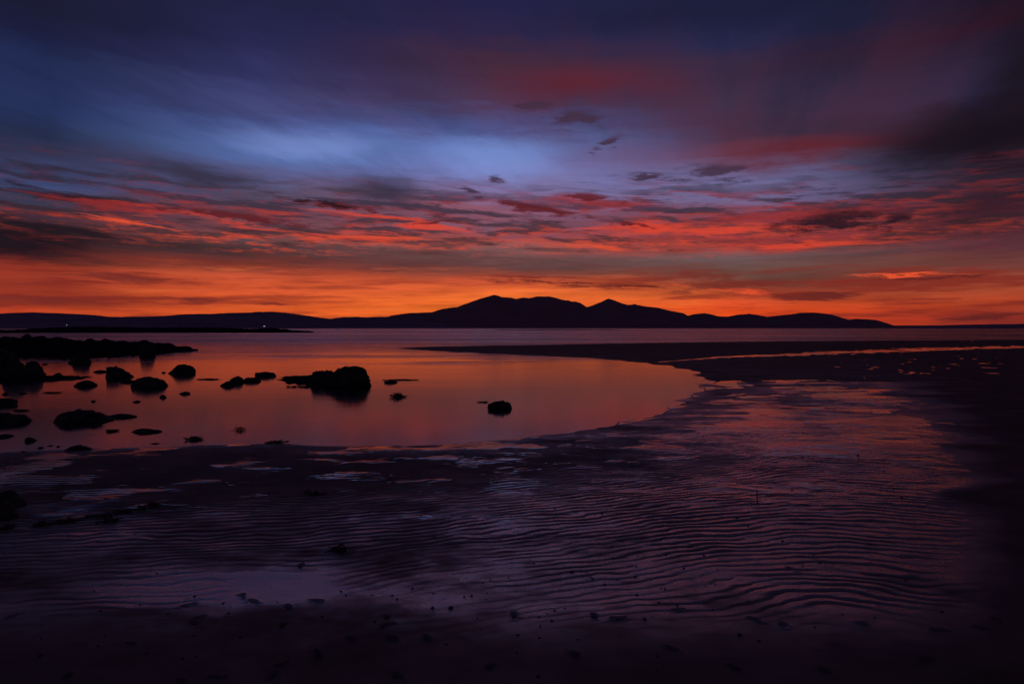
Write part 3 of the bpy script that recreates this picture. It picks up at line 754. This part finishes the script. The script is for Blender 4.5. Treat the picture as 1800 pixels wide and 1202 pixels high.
# ------------------------------------------------------------------ seaweed
def weed(px0, px1, row, label, z0=0.0, high=0.05, dens=1.0, seed=1, group=None, deep=0.35, blade=1.0, lift=0.0):
    """a clump of short strap-shaped fronds lying and standing over a long patch"""
    rnd = random.Random(seed)
    x0, y0 = ground(px0, row, z0); x1, y1 = ground(px1, row, z0)
    cx_, cy_ = (x0 + x1) / 2, (y0 + y1) / 2
    half = abs(x1 - x0) / 2
    n = int(max(26, min(360, 220 * dens * half / 0.5)))
    V, Fc = [], []
    for k in range(n):
        u = rnd.gauss(0, 0.45)
        u = max(-1, min(1, u)); wv = rnd.uniform(-1, 1) * math.sqrt(max(0.03, 1 - u * u))
        bx, by = u * half, wv * half * deep
        a = rnd.uniform(0, 6.283); L = rnd.uniform(0.05, 0.13) * blade; wd = rnd.uniform(0.006, 0.016) * blade
        up = rnd.uniform(0.0, 1.0) ** 2 * high * (1 - 0.6 * abs(u))
        s0 = len(V)
        for j in range(4):
            t = j / 3
            c = (bx + math.cos(a) * L * t, by + math.sin(a) * L * t, 0.004 + up * math.sin(min(1, t * 1.1) * 2.2) + rnd.uniform(0, 0.006))
            ww = wd * (1 - 0.6 * t)
            nx, ny = -math.sin(a) * ww, math.cos(a) * ww
            V += [(c[0] - nx, c[1] - ny, c[2] - 0.3 * ww), (c[0] + nx, c[1] + ny, c[2] - 0.3 * ww), (c[0], c[1], c[2] + 0.7 * ww + 0.003)]
        for j in range(3):
            b0 = s0 + 3 * j
            for p_ in range(3):
                q_ = (p_ + 1) % 3
                Fc.append([b0 + p_, b0 + q_, b0 + 3 + q_, b0 + 3 + p_])
        Fc.append([s0, s0 + 2, s0 + 1]); Fc.append([s0 + 9, s0 + 10, s0 + 11])
    o = mesh_obj('seaweed', np.array(V), Fc, M_weed, smooth=False)
    o.location = (cx_, cy_, z0 + lift)
    return tag(o, label, 'seaweed', group)

weed(672, 735, 668, 'thin strand of weed floating on the pool past the tiny low rock', high=0.02, dens=0.8, seed=1, deep=0.12)
weed(688, 712, 698, 'ragged tuft of dark weed standing out of the pool between two rocks', high=0.12, dens=2.2, seed=2, deep=0.5, blade=0.8)
weed(327, 354, 773, 'dark flat patch of weed floating just off the sand edge', high=0.05, dens=1.6, seed=3, deep=0.3, blade=0.7)
weed(411, 431, 756, 'sprig of weed with raised arms in the near shallows', high=0.06, dens=0.35, seed=4, deep=0.2, blade=0.7)
weed(348, 388, 667, 'broken strand of weed floating beside the chain of low rocks', high=0.03, dens=0.9, seed=5, deep=0.2)
weed(476, 500, 779, 'few scraps of weed stranded at the pool edge', high=0.04, dens=1.0, seed=6, deep=0.3)
weed(505, 640, 680, 'ragged skirt of weed hanging round the foot of the large pool rock', high=0.06, dens=1.2, seed=7, deep=0.14)
weed(40, 152, 663, 'weed trailing from the flat shelf below the conical boulder', high=0.05, dens=2.4, seed=18, deep=0.18, blade=1.5)
weed(150, 180, float(project(0.0, 11.74, 0.085)[1]), 'tufts of weed growing on the shoulder of the largest domed boulder', z0=0.085, high=0.07, dens=1.6, seed=9, deep=0.6, blade=0.7)
weed(188, 208, 758, 'short strand of weed floating beside the flat wedge shaped slab', high=0.02, dens=0.6, seed=10, deep=0.15)
weed(22, 50, 722, 'thin strand of weed floating between two boulders in the shallows', high=0.02, dens=0.5, seed=11, deep=0.15)
weed(78, 108, 690.5, 'narrow strip of weed floating on the pool above the domed boulder', high=0.02, dens=0.6, seed=12, deep=0.15)
weed(845, 857, 707, 'wisp of weed floating by the lone rounded boulder', high=0.015, dens=0.4, seed=13, deep=0.15)
def sand_weed(a, b_, row, label, seed, **kw):
    x, y = ground((a + b_) / 2, row, 0.05)
    weed(a, b_, row, label, z0=sand_z(x, y) - 0.002, seed=seed, **kw)
sand_weed(578, 612, 969, 'dark clump of weed lying on the ripple ridges of the open sand', 21, high=0.05, dens=1.2, blade=0.6, deep=0.5)
sand_weed(535, 566, 870, 'small dark clump of weed on the sand near long pale puddles', 22, high=0.04, dens=1.0, blade=0.7, deep=0.4)
for k, (a, b_, row) in enumerate([(170, 196, 908), (205, 232, 902), (236, 262, 896), (262, 282, 889), (60, 86, 924), (100, 130, 918), (180, 205, 918), (0, 18, 930)]):
    sand_weed(a, b_, row, 'scrap of weed stranded along the drift line on the sand', 30 + k, high=0.03, dens=0.9, blade=0.6, deep=0.5, group='weed scraps along the drift line')

# ------------------------------------------------------------------ twig standing in the sand
x, y = ground(1331, 884, 0.04); z = sand_z(x, y)
bm = bmesh.new(); prev = None
path = [(0, 0, -0.03, .0055), (0.004, 0, 0.02, .005), (-0.003, 0.003, 0.05, .0048), (0.005, 0, 0.075, .0042), (-0.004, 0, 0.098, .0036), (-0.009, 0.002, 0.118, .002)]
for (a, b_, c, r_) in path:
    ring = [bm.verts.new((a + r_ * math.cos(i * math.pi / 3), b_ + r_ * math.sin(i * math.pi / 3), c)) for i in range(6)]
    if prev:
        for i in range(6): bm.faces.new((prev[i], prev[(i + 1) % 6], ring[(i + 1) % 6], ring[i]))
    prev = ring
bm.faces.new(prev)
me = bpy.data.meshes.new('twig'); bm.to_mesh(me); bm.free(); me.materials.append(M_stick)
o = bpy.data.objects.new('twig', me); C.objects.link(o); o.location = (x, y, z)
tag(o, 'short crooked twig standing upright in the rippled sand', 'twig')

# ------------------------------------------------------------------ pebbles and shell scraps scattered on the sand
rnd = random.Random(77)
peb = []
for k in range(5):
    v, f = ICO[2]
    s = 1 + 0.35 * noise3(v, 1.6, 400 + k)
    q = v * s[:, None] * np.array([1, 0.75 + 0.1 * k, 0.5])
    me_o = mesh_obj('pebble', q, f, M_pebble); peb.append(me_o.data)
    bpy.data.objects.remove(me_o)
spots = []
for (cx_, cy_, sx, sy, n) in [(760, 1050, 220, 45, 46), (1260, 905, 200, 60, 34), (1540, 880, 130, 60, 26), (450, 1090, 250, 50, 26), (1300, 1010, 220, 50, 22), (1020, 1020, 120, 30, 16), (1100, 1100, 350, 50, 22),
                              (300, 1000, 200, 60, 16), (1640, 760, 70, 50, 10), (900, 930, 260, 40, 14)]:
    for k in range(n): spots.append((rnd.gauss(cx_, sx), rnd.gauss(cy_, sy)))
spots = [(a, min(b_, 1195)) for a, b_ in spots if b_ > 700]
gxy = np.array([ground(a, b_, 0.05) for a, b_ in spots])
gzz, gfl, _ = beach(gxy[:, 0].copy(), gxy[:, 1].copy())
for k, (x, y) in enumerate(gxy):
    o = bpy.data.objects.new('pebble', peb[k % 5]); C.objects.link(o)
    s = rnd.uniform(0.003, 0.0085) * (1.0 if rnd.random() < 0.85 else 1.7)
    o.scale = (s, s, s); o.location = (x, y, gzz[k] + 0.25 * s); o.rotation_euler = (rnd.uniform(-.3, .3), rnd.uniform(-.3, .3), rnd.uniform(0, 6.28))
    tag(o, 'small dark pebble lying loose on the open wet sand', 'pebble', 'pebbles scattered over the beach')

# ------------------------------------------------------------------ lit houses on the far shore
def house(px, py, dist, wide, label):
    root = bpy.data.objects.new('house', None); C.objects.link(root)
    x = (px - 900) / F_PX * dist; zc = CAM_Z + (HORIZON - py) * dist / F_PX
    h = wide * 0.42
    root.location = (x, dist, zc - h * 0.6)
    def box(nm, c, s, m, par):
        v = np.array([(c[0] + sx * s[0], c[1] + sy * s[1], c[2] + sz * s[2]) for sx in (-.5, .5) for sy in (-.5, .5) for sz in (-.5, .5)])
        f = np.array([[0, 1, 3, 2], [4, 6, 7, 5], [0, 4, 5, 1], [2, 3, 7, 6], [0, 2, 6, 4], [1, 5, 7, 3]])
        return mesh_obj(nm, v, f, m, par, smooth=False)
    box('wall', (0, 0, h / 2), (wide, wide * .6, h), M_house, root)
    r = [(-wide * .54, -wide * .34, h), (wide * .54, -wide * .34, h), (wide * .54, wide * .34, h), (-wide * .54, wide * .34, h), (-wide * .54, 0, h * 1.6), (wide * .54, 0, h * 1.6)]
    mesh_obj('roof', np.array(r), [[0, 1, 5, 4], [2, 3, 4, 5], [0, 4, 3], [1, 2, 5], [0, 3, 2, 1]], M_slate, root, smooth=False)
    for s in (-.26, .26):
        box('window', (s * wide, -wide * .305, h * .55), (wide * .36, wide * .02, h * .5), M_lamp, root)
    tag(root, label, 'house')
house(465, 573.2, 7300, 15, 'lit house on the far shore beyond the end of the reef')
house(118, 571.2, 7300, 9, 'small lit house on the far shore above the middle of the reef')
